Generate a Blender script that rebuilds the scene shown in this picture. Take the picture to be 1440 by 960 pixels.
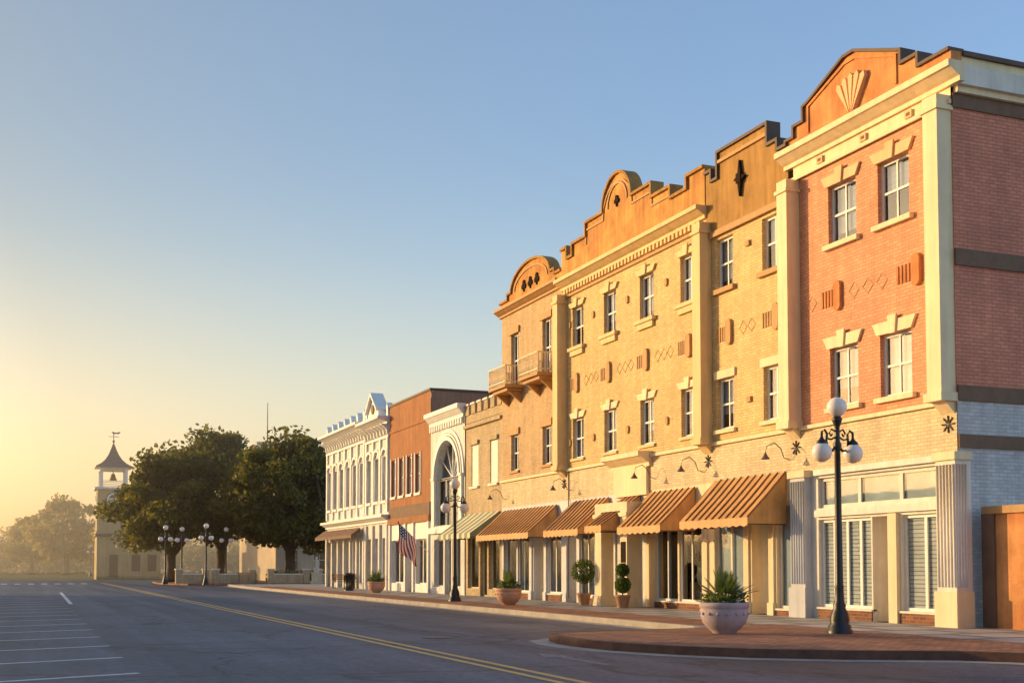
import bpy, math, random
from math import sin, cos, pi, radians, sqrt, atan2
import numpy as np
random.seed(7)
rng = np.random.default_rng(7)
scene = bpy.context.scene
for o in list(bpy.data.objects): bpy.data.objects.remove(o)

SUN_AZ = 45.0   # degrees left of +Y
SUN_EL = 10.0

# ------------------------------------------------------------------ materials
def _n(nt, t, **k):
    n = nt.nodes.new(t)
    for a, b in k.items(): setattr(n, a, b)
    return n
def _mul(nt, a, fac_socket, lo, hi):
    mr = _n(nt, 'ShaderNodeMapRange'); mr.inputs['To Min'].default_value = lo; mr.inputs['To Max'].default_value = hi
    mr.inputs['From Min'].default_value = .3; mr.inputs['From Max'].default_value = .7
    nt.links.new(fac_socket, mr.inputs['Value'])
    vm = _n(nt, 'ShaderNodeVectorMath', operation='SCALE')
    nt.links.new(a, vm.inputs[0]); nt.links.new(mr.outputs[0], vm.inputs['Scale'])
    return vm.outputs[0]
def M(name, col, rough=.8, var=.12, scale=1.2, bump=0., bscale=40, brick=None, metal=0., spec=.4, streak=.0, col2=None, horiz=False):
    m = bpy.data.materials.new(name); m.use_nodes = True
    nt = m.node_tree; L = nt.links; b = nt.nodes['Principled BSDF']
    b.inputs['Roughness'].default_value = rough; b.inputs['Metallic'].default_value = metal
    b.inputs['Specular IOR Level'].default_value = spec
    geo = _n(nt, 'ShaderNodeNewGeometry')
    hgt = None
    if brick:
        bw, bh, mdark = brick
        sep = _n(nt, 'ShaderNodeSeparateXYZ'); L.new(geo.outputs['Position'], sep.inputs[0])
        com = _n(nt, 'ShaderNodeCombineXYZ')
        if horiz:
            L.new(sep.outputs[0], com.inputs[0]); L.new(sep.outputs[1], com.inputs[1])
        else:
            ad = _n(nt, 'ShaderNodeMath', operation='ADD'); L.new(sep.outputs[0], ad.inputs[0]); L.new(sep.outputs[1], ad.inputs[1])
            L.new(ad.outputs[0], com.inputs[0]); L.new(sep.outputs[2], com.inputs[1])
        bt = _n(nt, 'ShaderNodeTexBrick')
        bt.inputs['Scale'].default_value = 1; bt.inputs['Brick Width'].default_value = bw; bt.inputs['Row Height'].default_value = bh
        bt.inputs['Mortar Size'].default_value = bh * .12; bt.inputs['Mortar Smooth'].default_value = .3
        c2 = col2 or tuple(c * .80 for c in col)
        bt.inputs['Color1'].default_value = (*col, 1); bt.inputs['Color2'].default_value = (*c2, 1)
        bt.inputs['Mortar'].default_value = (*[c * mdark for c in col], 1)
        L.new(com.outputs[0], bt.inputs['Vector'])
        cs = bt.outputs['Color']; hgt = bt.outputs['Fac']
    else:
        rgb = _n(nt, 'ShaderNodeRGB'); rgb.outputs[0].default_value = (*col, 1); cs = rgb.outputs[0]
        if col2:
            no = _n(nt, 'ShaderNodeTexNoise'); no.inputs['Scale'].default_value = scale * .7; no.inputs['Detail'].default_value = 5
            L.new(geo.outputs['Position'], no.inputs['Vector'])
            mr = _n(nt, 'ShaderNodeMapRange'); mr.inputs['From Min'].default_value = .4; mr.inputs['From Max'].default_value = .6
            L.new(no.outputs['Fac'], mr.inputs['Value'])
            mx = _n(nt, 'ShaderNodeMix', data_type='RGBA'); mx.inputs[6].default_value = (*col, 1); mx.inputs[7].default_value = (*col2, 1)
            L.new(mr.outputs[0], mx.inputs[0]); cs = mx.outputs[2]
    no = _n(nt, 'ShaderNodeTexNoise'); no.inputs['Scale'].default_value = scale; no.inputs['Detail'].default_value = 6
    no.inputs['Roughness'].default_value = .65
    L.new(geo.outputs['Position'], no.inputs['Vector'])
    cs = _mul(nt, cs, no.outputs['Fac'], 1 - var, 1 + var)
    if streak:
        mp = _n(nt, 'ShaderNodeMapping'); mp.inputs['Scale'].default_value = (5, 5, .35)
        L.new(geo.outputs['Position'], mp.inputs['Vector'])
        n2 = _n(nt, 'ShaderNodeTexNoise'); n2.inputs['Scale'].default_value = 1; n2.inputs['Detail'].default_value = 4
        L.new(mp.outputs[0], n2.inputs['Vector'])
        cs = _mul(nt, cs, n2.outputs['Fac'], 1 - streak, 1.04)
    L.new(cs, b.inputs['Base Color'])
    if bump or brick:
        bp = _n(nt, 'ShaderNodeBump'); bp.inputs['Strength'].default_value = bump if bump else .3
        bp.inputs['Distance'].default_value = .02
        n3 = _n(nt, 'ShaderNodeTexNoise'); n3.inputs['Scale'].default_value = bscale; n3.inputs['Detail'].default_value = 4
        L.new(geo.outputs['Position'], n3.inputs['Vector'])
        if hgt is not None:
            ma = _n(nt, 'ShaderNodeMath', operation='MULTIPLY_ADD'); ma.inputs[1].default_value = -.8
            L.new(hgt, ma.inputs[0]); L.new(n3.outputs['Fac'], ma.inputs[2]); L.new(ma.outputs[0], bp.inputs['Height'])
        else: L.new(n3.outputs['Fac'], bp.inputs['Height'])
        L.new(bp.outputs[0], b.inputs['Normal'])
    return m

def glass_mat(name, tint=(.75, .8, .85), f0=.06):
    """thin pane: transparent + mirror, Schlick weight from the angle of view (same from both sides)"""
    m = bpy.data.materials.new(name); m.use_nodes = True; nt = m.node_tree; L = nt.links
    nt.nodes.remove(nt.nodes['Principled BSDF']); out = nt.nodes['Material Output']
    tr = _n(nt, 'ShaderNodeBsdfTransparent'); tr.inputs[0].default_value = (*tint, 1)
    gl = _n(nt, 'ShaderNodeBsdfGlossy'); gl.inputs['Roughness'].default_value = .03
    geo = _n(nt, 'ShaderNodeNewGeometry')
    no = _n(nt, 'ShaderNodeTexNoise'); no.inputs['Scale'].default_value = .9; L.new(geo.outputs['Position'], no.inputs['Vector'])
    bp = _n(nt, 'ShaderNodeBump'); bp.inputs['Strength'].default_value = .06; bp.inputs['Distance'].default_value = .05
    L.new(no.outputs['Fac'], bp.inputs['Height']); L.new(bp.outputs[0], gl.inputs['Normal'])
    dt = _n(nt, 'ShaderNodeVectorMath', operation='DOT_PRODUCT'); L.new(geo.outputs['True Normal'], dt.inputs[0]); L.new(geo.outputs['Incoming'], dt.inputs[1])
    ab = _n(nt, 'ShaderNodeMath', operation='ABSOLUTE'); L.new(dt.outputs['Value'], ab.inputs[0])
    om = _n(nt, 'ShaderNodeMath', operation='SUBTRACT'); om.inputs[0].default_value = 1; L.new(ab.outputs[0], om.inputs[1])
    pw = _n(nt, 'ShaderNodeMath', operation='POWER'); L.new(om.outputs[0], pw.inputs[0]); pw.inputs[1].default_value = 4.5
    ma = _n(nt, 'ShaderNodeMath', operation='MULTIPLY_ADD'); L.new(pw.outputs[0], ma.inputs[0]); ma.inputs[1].default_value = 1 - f0; ma.inputs[2].default_value = f0
    mx = _n(nt, 'ShaderNodeMixShader'); L.new(ma.outputs[0], mx.inputs[0]); L.new(tr.outputs[0], mx.inputs[1]); L.new(gl.outputs[0], mx.inputs[2])
    L.new(mx.outputs[0], out.inputs[0]); return m

def leaf_mat(name, c1, c2, trans=.35):
    m = bpy.data.materials.new(name); m.use_nodes = True; nt = m.node_tree; L = nt.links
    b = nt.nodes['Principled BSDF']; out = nt.nodes['Material Output']; b.inputs['Roughness'].default_value = .55
    b.inputs['Specular IOR Level'].default_value = .3
    geo = _n(nt, 'ShaderNodeNewGeometry')
    mx = _n(nt, 'ShaderNodeMix', data_type='RGBA'); mx.inputs[6].default_value = (*c1, 1); mx.inputs[7].default_value = (*c2, 1)
    L.new(geo.outputs['Random Per Island'], mx.inputs[0])
    no = _n(nt, 'ShaderNodeTexNoise'); no.inputs['Scale'].default_value = .5; L.new(geo.outputs['Position'], no.inputs['Vector'])
    cs = _mul(nt, mx.outputs[2], no.outputs['Fac'], .6, 1.4)
    L.new(cs, b.inputs['Base Color'])
    t = _n(nt, 'ShaderNodeBsdfTranslucent'); vm = _n(nt, 'ShaderNodeVectorMath', operation='MULTIPLY'); vm.inputs[1].default_value = (2.2, 2.0, .6)
    L.new(cs, vm.inputs[0]); L.new(vm.outputs[0], t.inputs[0])
    ms = _n(nt, 'ShaderNodeMixShader'); ms.inputs[0].default_value = trans
    L.new(b.outputs[0], ms.inputs[1]); L.new(t.outputs[0], ms.inputs[2]); L.new(ms.outputs[0], out.inputs[0]); return m

def asphalt_mat():
    m = M('asphalt', (.080, .090, .118), .58, .30, .22, 1., 40, spec=.45)
    nt = m.node_tree; L = nt.links; b = nt.nodes['Principled BSDF']
    geo = _n(nt, 'ShaderNodeNewGeometry')
    src = b.inputs['Base Color'].links[0].from_socket
    vo = _n(nt, 'ShaderNodeTexVoronoi', feature='DISTANCE_TO_EDGE'); vo.inputs['Scale'].default_value = .2
    nz = _n(nt, 'ShaderNodeTexNoise'); nz.inputs['Scale'].default_value = .8; nz.inputs['Detail'].default_value = 6
    L.new(geo.outputs['Position'], nz.inputs['Vector'])
    va = _n(nt, 'ShaderNodeVectorMath', operation='MULTIPLY_ADD'); va.inputs[1].default_value = (2.5, 2.5, 0)
    L.new(nz.outputs['Color'], va.inputs[0]); L.new(geo.outputs['Position'], va.inputs[2]); L.new(va.outputs[0], vo.inputs['Vector'])
    mr = _n(nt, 'ShaderNodeMapRange'); mr.inputs['From Max'].default_value = .018; mr.inputs['To Min'].default_value = .35; mr.inputs['To Max'].default_value = 1
    L.new(vo.outputs['Distance'], mr.inputs['Value'])
    fine = _n(nt, 'ShaderNodeTexNoise'); fine.inputs['Scale'].default_value = 6; fine.inputs['Detail'].default_value = 9; fine.inputs['Roughness'].default_value = .88
    L.new(geo.outputs['Position'], fine.inputs['Vector'])
    mp = _n(nt, 'ShaderNodeMapping'); mp.inputs['Scale'].default_value = (.9, .03, 1); L.new(geo.outputs['Position'], mp.inputs['Vector'])
    tn = _n(nt, 'ShaderNodeTexNoise'); tn.inputs['Scale'].default_value = 1; tn.inputs['Detail'].default_value = 3; L.new(mp.outputs[0], tn.inputs['Vector'])
    s1 = _n(nt, 'ShaderNodeVectorMath', operation='SCALE'); L.new(src, s1.inputs[0]); L.new(mr.outputs[0], s1.inputs['Scale'])
    s2 = _mul(nt, s1.outputs[0], fine.outputs['Fac'], .2, 1.95)
    s3 = _mul(nt, s2, tn.outputs['Fac'], .6, 1.45)
    L.new(s3, b.inputs['Base Color']); return m

def paint_mat(name, col, wear):
    m = M(name, col, .7, .1, 2); nt = m.node_tree; L = nt.links; b = nt.nodes['Principled BSDF']
    src = b.inputs['Base Color'].links[0].from_socket
    geo = _n(nt, 'ShaderNodeNewGeometry'); no = _n(nt, 'ShaderNodeTexNoise'); no.inputs['Scale'].default_value = 7; no.inputs['Detail'].default_value = 8
    no.inputs['Roughness'].default_value = .8
    L.new(geo.outputs['Position'], no.inputs['Vector'])
    mr = _n(nt, 'ShaderNodeMapRange'); mr.inputs['From Min'].default_value = .42; mr.inputs['From Max'].default_value = .62
    mr.inputs['To Min'].default_value = 1 - wear; mr.inputs['To Max'].default_value = max(.05, .75 - wear); L.new(no.outputs['Fac'], mr.inputs['Value'])
    mx = _n(nt, 'ShaderNodeMix', data_type='RGBA'); mx.inputs[6].default_value = (.09, .09, .10, 1)
    L.new(src, mx.inputs[7]); L.new(mr.outputs[0], mx.inputs[0]); L.new(mx.outputs[2], b.inputs['Base Color']); return m

BR = (.23, .085)
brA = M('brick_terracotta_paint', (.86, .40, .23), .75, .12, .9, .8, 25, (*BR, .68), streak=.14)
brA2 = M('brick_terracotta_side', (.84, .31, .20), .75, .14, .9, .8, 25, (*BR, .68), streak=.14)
brC = M('brick_ochre_paint', (.85, .60, .28), .75, .12, .9, .8, 25, (*BR, .68), streak=.14)
brD = M('brick_tan_paint', (.68, .47, .26), .75, .12, .9, .8, 25, (*BR, .68), streak=.16)
brCr = M('brick_cream_paint', (.85, .69, .45), .75, .12, .9, .8, 25, (*BR, .7), streak=.16)
brW = M('brick_pale_paint', (.70, .68, .70), .75, .12, .9, .7, 25, (*BR, .78), streak=.2)
brN1 = M('brick_buff', (.62, .48, .30), .8, .15, .9, .6, 25, (*BR, .68), streak=.2)
brRed = M('brick_brown', (.26, .12, .07), .85, .2, 2, .4, 25, (*BR, 1.3), col2=(.14, .07, .05))
stO = M('stucco_orange', (.70, .37, .11), .9, .2, 1.4, .7, 12, streak=.3, col2=(.54, .25, .08))
stA = M('stucco_rust', (.74, .34, .13), .9, .2, 1.4, .7, 12, streak=.25, col2=(.60, .24, .09))
stB = M('stucco_brown', (.44, .25, .08), .9, .2, 1.4, .6, 14, streak=.3)
cream = M('trim_cream', (.86, .70, .46), .7, .07, 1.5, .15, 30, streak=.14)
ochre = M('trim_ochre', (.78, .58, .30), .7, .07, 1.5, .15, 30, streak=.14)
ochreA = M('trim_peach', (.80, .50, .27), .7, .07, 1.5, .15, 30, streak=.1)
tanT = M('trim_tan', (.50, .29, .12), .7, .08, 1.5, .15, 30, streak=.1)
tanL = M('trim_pale_tan', (.72, .50, .25), .7, .08, 1.5, .15, 30, streak=.1)
dkb = M('trim_dark_brown', (.20, .12, .08), .8, .15, 3)
orn = M('ornament_dark', (.035, .025, .02), .95, .15, 3, spec=.05)
cope = M('coping_dark', (.12, .08, .065), .7, .2, 3)
white = M('white_paint', (.80, .79, .77), .55, .05, 2, streak=.06)
offw = M('offwhite_trim', (.76, .71, .64), .6, .08, 2, streak=.15)
piers = M('pier_bluewhite', (.64, .66, .72), .6, .1, 2, streak=.18)
grey = M('bluegrey_pilaster', (.52, .54, .60), .65, .08, 2, streak=.15)
brn = M('stucco_umber', (.40, .17, .07), .85, .16, 1.2, .4, 16, streak=.25)
umbs = M('stucco_umber_side', (.36, .22, .15), .85, .16, 1.2, .3, 20, streak=.25)
wst = M('white_masonry', (.76, .74, .72), .7, .12, 1.2, .25, 20, streak=.25)
awn = M('bronze_awning', (.66, .36, .13), .6, .16, 2, streak=.2)
awn2 = M('bronze_awning_seam', (.30, .14, .06), .6, .1, 2)
stG = M('awning_stripe_green', (.24, .30, .18), .8, .1, 2)
stC = M('awning_stripe_cream', (.74, .68, .50), .8, .1, 2)
roofM = M('roof_membrane', (.12, .12, .12), .9, .2, .6)
glass = glass_mat('window_glass', (.72, .77, .83), .10); glassG = glass_mat('shop_glass', (.82, .86, .86), .07)
blind = M('window_blind', (.38, .43, .50), .8, .3, .6, brick=(9, .055, .6))
curt = M('curtain', (.40, .47, .52), .9, .2, 1.2)
gold = M('lined_curtain', (.62, .50, .30), .9, .2, 2)
louv = M('louvre_panel', (.66, .68, .70), .7, .1, 1, 1., 5, brick=(9, .10, .4))
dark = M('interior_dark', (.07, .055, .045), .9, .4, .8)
iron = M('black_iron', (.018, .018, .02), .42, .3, 6, .2, 40, spec=.5)
lampm = M('bracket_lamp_metal', (.14, .11, .085), .5, .2, 6)
globe = M('opal_globe', (.88, .80, .74), .25, .05, 5)
conc = M('concrete', (.48, .45, .42), .85, .18, .9, .3, 30, brick=(1.5, 1.5, .5), horiz=True)
kerbM = M('kerb_concrete', (.42, .38, .33), .85, .2, 2, .3, 30)
kerbB = M('kerb_brick', (.15, .075, .055), .85, .3, 3, .3, 30)
pave = M('brick_paver', (.46, .22, .13), .85, .35, .7, .8, 25, (.24, .12, .4), col2=(.25, .12, .08), horiz=True)
asph = asphalt_mat()
wpaint = paint_mat('white_road_paint', (.80, .80, .80), .05)
ypaint = paint_mat('yellow_road_paint', (.80, .56, .16), .02)
fpaint = paint_mat('faded_road_paint', (.5, .5, .5), .6)
grass = M('grass', (.085, .10, .035), .95, .3, .3, .6, 8, col2=(.14, .12, .05))
pot = M('planter_stone', (.46, .38, .41), .8, .15, 4, .3, 50)
pot2 = M('terracotta_pot', (.45, .25, .15), .8, .12, 4, .2, 50)
potT = M('planter_tan', (.60, .35, .24), .75, .12, 4, .2, 50)
soil = M('soil', (.05, .035, .025), .95, .3, 8)
bark = M('bark', (.08, .055, .04), .95, .3, 4, .6, 14)
lfOak = leaf_mat('oak_leaves', (.045, .062, .014), (.12, .115, .03), .45)
lfFar = leaf_mat('far_leaves_haze_tint', (.14, .13, .045), (.21, .165, .055), .5)  # distance haze put into the leaf colour, paler and yellower than the oaks
lfPlant = leaf_mat('plant_leaves', (.07, .11, .03), (.13, .19, .05), .3)
lfPalm = leaf_mat('palm_leaves', (.08, .13, .05), (.16, .22, .09), .25)
flower = M('flowers_white', (.7, .65, .6), .8, .1, 5)
flowerR = M('flowers_orange', (.6, .2, .05), .8, .1, 5)
tow = M('tower_stucco', (.55, .40, .21), .85, .12, .6, .3, 12, streak=.15)
palew = M('pale_stucco', (.62, .50, .36), .85, .12, .5, .3, 12, streak=.15)
rfd = M('tower_roof', (.13, .11, .10), .7, .2, 2)
bronze = M('bronze', (.15, .10, .05), .4, .2, 5, metal=.7)
red = M('flag_red', (.5, .03, .03), .8, .05, 3); blue = M('flag_blue', (.03, .05, .2), .8, .05, 3)
carp = M('car_paint', (.25, .26, .28), .3, .05, 3, metal=.4); tyre = M('tyre', (.02, .02, .02), .8, .1, 3)
stone = M('statue_stone', (.55, .50, .42), .8, .1, 3)
sign = M('plaque_dark', (.03, .03, .035), .5, .1, 3)

# ------------------------------------------------------------------ mesh builder
class MB:
    def __init__(s, name): s.name = name; s.v = []; s.f = []; s.m = []; s.s = []; s.mats = []
    def mi(s, mat):
        if mat not in s.mats: s.mats.append(mat)
        return s.mats.index(mat)
    def face(s, pts, mat, sm=False):
        i = len(s.v); s.v += [tuple(p) for p in pts]; s.f.append(list(range(i, i + len(pts)))); s.m.append(s.mi(mat)); s.s.append(sm)
    def box(s, x0, x1, y0, y1, z0, z1, mat):
        if x0 > x1: x0, x1 = x1, x0
        if y0 > y1: y0, y1 = y1, y0
        i = len(s.v); s.v += [(x0, y0, z0), (x1, y0, z0), (x1, y1, z0), (x0, y1, z0), (x0, y0, z1), (x1, y0, z1), (x1, y1, z1), (x0, y1, z1)]
        for q in ((0, 3, 2, 1), (4, 5, 6, 7), (0, 1, 5, 4), (1, 2, 6, 5), (2, 3, 7, 6), (3, 0, 4, 7)):
            s.f.append([i + k for k in q]); s.m.append(s.mi(mat)); s.s.append(False)
    def prism(s, A, Bp, mat, caps=True):
        n = len(A)
        if caps: s.face(A, mat); s.face(Bp[::-1], mat)
        for k in range(n):
            j = (k + 1) % n
            s.face([A[k], Bp[k], Bp[j], A[j]], mat)
    def prism_x(s, pts, x0, x1, mat): s.prism([(x0, y, z) for y, z in pts], [(x1, y, z) for y, z in pts], mat)
    def prism_y(s, pts, y0, y1, mat): s.prism([(x, y0, z) for x, z in pts], [(x, y1, z) for x, z in pts], mat)
    def prism_z(s, pts, z0, z1, mat): s.prism([(x, y, z0) for x, y in pts], [(x, y, z1) for x, y in pts], mat)
    def offs(s, pts, d):
        r = []
        for i in range(len(pts)):
            ns = []
            for a, b in ((i - 1, i), (i, i + 1)):
                if a < 0 or b >= len(pts): continue
                dx, dz = pts[b][0] - pts[a][0], pts[b][1] - pts[a][1]; l = sqrt(dx * dx + dz * dz) or 1
                ns.append((dz / l, -dx / l))
            n = (sum(a[0] for a in ns), sum(a[1] for a in ns)); l = sqrt(n[0] ** 2 + n[1] ** 2) or 1; n = (n[0] / l, n[1] / l)
            k = d / max(.4, n[0] * ns[0][0] + n[1] * ns[0][1]); r.append((pts[i][0] + n[0] * k, pts[i][1] + n[1] * k))
        return r
    def strip_x(s, pts, d0, d1, x0, x1, mat):
        a = s.offs(pts, d0); b = s.offs(pts, d1)
        s.prism_x(a + b[::-1], x0, x1, mat)
    def tube(s, pts, rad, n, mat, sm=True):
        pts = [np.array(p, float) for p in pts]
        if not hasattr(rad, '__len__'): rad = [rad] * len(pts)
        base = len(s.v); mi = s.mi(mat)
        for i, p in enumerate(pts):
            d = pts[min(i + 1, len(pts) - 1)] - pts[max(i - 1, 0)]; d /= (np.linalg.norm(d) + 1e-9)
            up = np.array([0, 0, 1.]) if abs(d[2]) < .9 else np.array([1., 0, 0])
            a = np.cross(d, up); a /= np.linalg.norm(a); b = np.cross(d, a)
            for k in range(n):
                t = 2 * pi * k / n; s.v.append(tuple(p + rad[i] * (cos(t) * a + sin(t) * b)))
        for i in range(len(pts) - 1):
            for k in range(n):
                j = (k + 1) % n
                s.f.append([base + i * n + k, base + i * n + j, base + (i + 1) * n + j, base + (i + 1) * n + k]); s.m.append(mi); s.s.append(sm)
        s.f.append([base + k for k in range(n)]); s.m.append(mi); s.s.append(False)
        s.f.append([base + (len(pts) - 1) * n + k for k in range(n)][::-1]); s.m.append(mi); s.s.append(False)
    def lathe(s, cx, cy, prof, n, mat, sm=True, flute=0):
        base = len(s.v); mi = s.mi(mat)
        for r, z in prof:
            for k in range(n):
                t = 2 * pi * k / n; rr = r * (1 - flute * (k % 2)); s.v.append((cx + rr * cos(t), cy + rr * sin(t), z))
        for i in range(len(prof) - 1):
            for k in range(n):
                j = (k + 1) % n
                s.f.append([base + i * n + k, base + i * n + j, base + (i + 1) * n + j, base + (i + 1) * n + k]); s.m.append(mi); s.s.append(sm)
    def sphere(s, c, r, mat, n=16, sq=1):
        s.lathe(c[0], c[1], [(max(.0005, r * sin(pi * i / 10)), c[2] - r * sq * cos(pi * i / 10)) for i in range(11)], n, mat)
    def leaves(s, P, size, mat, flat=.0):
        P = np.asarray(P); n = len(P)
        a = rng.normal(size=(n, 3)); a /= np.linalg.norm(a, axis=1)[:, None]
        b = rng.normal(size=(n, 3)); b[:, 2] *= (1 - flat); b = np.cross(a, b); b /= np.linalg.norm(b, axis=1)[:, None]
        sz = (size * rng.uniform(.6, 1.3, n))[:, None]
        q = np.stack([P - a * sz, P + b * sz * .55, P + a * sz, P - b * sz * .55], 1).reshape(-1, 3)
        base = len(s.v); s.v += [tuple(x) for x in q.tolist()]; mi = s.mi(mat)
        s.f += [[base + 4 * i, base + 4 * i + 1, base + 4 * i + 2, base + 4 * i + 3] for i in range(n)]; s.m += [mi] * n; s.s += [False] * n
    def done(s, parent=None):
        me = bpy.data.meshes.new(s.name); me.from_pydata(s.v, [], s.f)
        for m in s.mats: me.materials.append(m)
        me.polygons.foreach_set('material_index', s.m); me.polygons.foreach_set('use_smooth', s.s); me.update()
        o = bpy.data.objects.new(s.name, me); scene.collection.objects.link(o)
        if parent: o.parent = parent
        return o
def grp(name):
    o = bpy.data.objects.new(name, None); scene.collection.objects.link(o); o.empty_display_size = .5; return o

class Fr:
    """local frame of a wall: u along the wall, n into the building, z up"""
    def __init__(s, axis, c, sign=1): s.a = axis; s.c = c; s.g = sign
    def P(s, u, n, z): return (s.c + s.g * n, u, z) if s.a == 'x' else (u, s.c + s.g * n, z)
    def box(s, mb, u0, u1, n0, n1, z0, z1, mat):
        p = s.P(u0, n0, z0); q = s.P(u1, n1, z1); mb.box(p[0], q[0], p[1], q[1], z0, z1, mat)
    def quad(s, mb, u0, u1, n, z0, z1, mat): mb.face([s.P(u0, n, z0), s.P(u1, n, z0), s.P(u1, n, z1), s.P(u0, n, z1)], mat)
    def wall(s, mb, u0, u1, z0, z1, ops, mat, depth=.22, n=0., rmat=None):
        us = sorted({u0, u1, *[o[0] for o in ops], *[o[1] for o in ops]}); zs = sorted({z0, z1, *[o[2] for o in ops], *[o[3] for o in ops]})
        us = [u for u in us if u0 <= u <= u1]; zs = [z for z in zs if z0 <= z <= z1]
        for i in range(len(us) - 1):
            for j in range(len(zs) - 1):
                cu = (us[i] + us[i + 1]) / 2; cz = (zs[j] + zs[j + 1]) / 2
                if any(o[0] < cu < o[1] and o[2] < cz < o[3] for o in ops): continue
                s.quad(mb, us[i], us[i + 1], n, zs[j], zs[j + 1], mat)
        r = rmat or mat
        for a, b, c, d in ops:
            for q in ([(a, c), (a, d)], [(b, c), (b, d)], [(a, c), (b, c)], [(a, d), (b, d)]):
                mb.face([s.P(q[0][0], n, q[0][1]), s.P(q[1][0], n, q[1][1]), s.P(q[1][0], n + depth, q[1][1]), s.P(q[0][0], n + depth, q[0][1])], r)
    def window(s, mb, u0, u1, z0, z1, fm, g=None, back=None, n=.12, fw=.06, cols=2, rows=2, backn=.12, muntin=.03, drop=0):
        g = g or glass
        s.box(mb, u0, u0 + fw, n, n + .07, z0, z1, fm); s.box(mb, u1 - fw, u1, n, n + .07, z0, z1, fm)
        s.box(mb, u0 + fw, u1 - fw, n + .002, n + .068, z0, z0 + fw, fm); s.box(mb, u0 + fw, u1 - fw, n + .002, n + .068, z1 - fw, z1, fm)
        for k in range(1, cols):
            u = u0 + (u1 - u0) * k / cols; s.box(mb, u - muntin / 2, u + muntin / 2, n + .012, n + .058, z0 + fw, z1 - fw, fm)
        for k in range(1, rows):
            z = z0 + (z1 - z0) * k / rows; s.box(mb, u0 + fw, u1 - fw, n + .006, n + .064, z - .03, z + .03, fm)
        s.quad(mb, u0 + fw, u1 - fw, n + .035, z0 + fw, z1 - fw, g)
        if back:
            s.quad(mb, u0 - .01, u1 + .01, n + backn, z0 - .01 + drop, z1 + .01, back)
            if drop: s.quad(mb, u0 - .01, u1 + .01, n + backn + .3, z0 - .01, z0 + drop + .3, dark)

def cornice(mb, y0, y1, xf, z0, z1, proj, mat):
    h = z1 - z0
    pr = [(xf + .05, z0), (xf - proj * .25, z0), (xf - proj * .25, z0 + h * .25), (xf - proj * .45, z0 + h * .35), (xf - proj * .85, z0 + h * .62),
          (xf - proj, z0 + h * .66), (xf - proj, z1), (xf + .05, z1)]
    mb.prism_y(pr, y0, y1, mat)

def lintel(mb, u0, u1, z, mat, xf, key=True, h=.30, p=.07):
    mb.prism_x([(u1 + .05, z), (u1 + .22, z + h), (u0 - .22, z + h), (u0 - .05, z)], xf - p, xf + .02, mat)
    if key:
        c = (u0 + u1) / 2
        mb.prism_x([(c + .1, z - .03), (c + .16, z + h + .12), (c - .16, z + h + .12), (c - .1, z - .03)], xf - p - .05, xf - p + .003, mat)

def capsule(mb, c, z, w, h, x0, x1, mat):
    pts = [(c + w * cos(t), z + h / 2 - w + w * sin(t)) for t in np.linspace(0, pi, 9)] + [(c + w * cos(t), z - h / 2 + w + w * sin(t)) for t in np.linspace(pi, 2 * pi, 9)]
    mb.prism_x(pts, x0, x1, mat)
def arcpts(c, z, ry, rz, n=18, a0=0, a1=pi):
    return [(c + ry * cos(t), z + rz * sin(t)) for t in np.linspace(a0, a1, n)]

# ------------------------------------------------------------------ three storey block
XF = 19.5
F = Fr('x', XF)
SZ = .15
def awning(g, a, b, x, zt, zb, pr, m1, m2, stripes=False):
    m = MB('awning'); n = max(3, int(round((b - a) / .36))); st = (b - a) / n
    for k in range(n):
        y0 = a + st * k; y1 = y0 + st; mm = (m1 if k % 2 else m2) if stripes else m1
        rows = 4
        for r in range(rows):
            t0, t1 = r / rows, (r + 1) / rows
            f = lambda t: (x - pr * t, zt - (zt - zb) * t - .03 * sin(pi * t))
            (xa, za), (xb, zb_) = f(t0), f(t1)
            m.face([(xa, y0, za), (xb, y0, zb_), (xb, y1, zb_), (xa, y1, za)], mm)
        m.face([(x - pr, y0, zb), (x - pr, y0, zb - .2), (x - pr, (y0 + y1) / 2, zb - .25), (x - pr, y1, zb - .2), (x - pr, y1, zb)], mm)
        if not stripes: m.tube([(x, y0, zt + .015), (x - pr * .5, y0, (zt + zb) / 2 - .03 + .02), (x - pr, y0, zb + .015)], .03, 5, m2)
    for y in (a, b):
        m.face([(x, y, zt), (x - pr, y, zb), (x - pr, y, zb - .2), (x, y, zb - .2)], m1)
        m.tube([(x, y, zb - .18), (x - pr, y, zb - .18)], .015, 5, iron)
    m.done(g)

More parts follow.
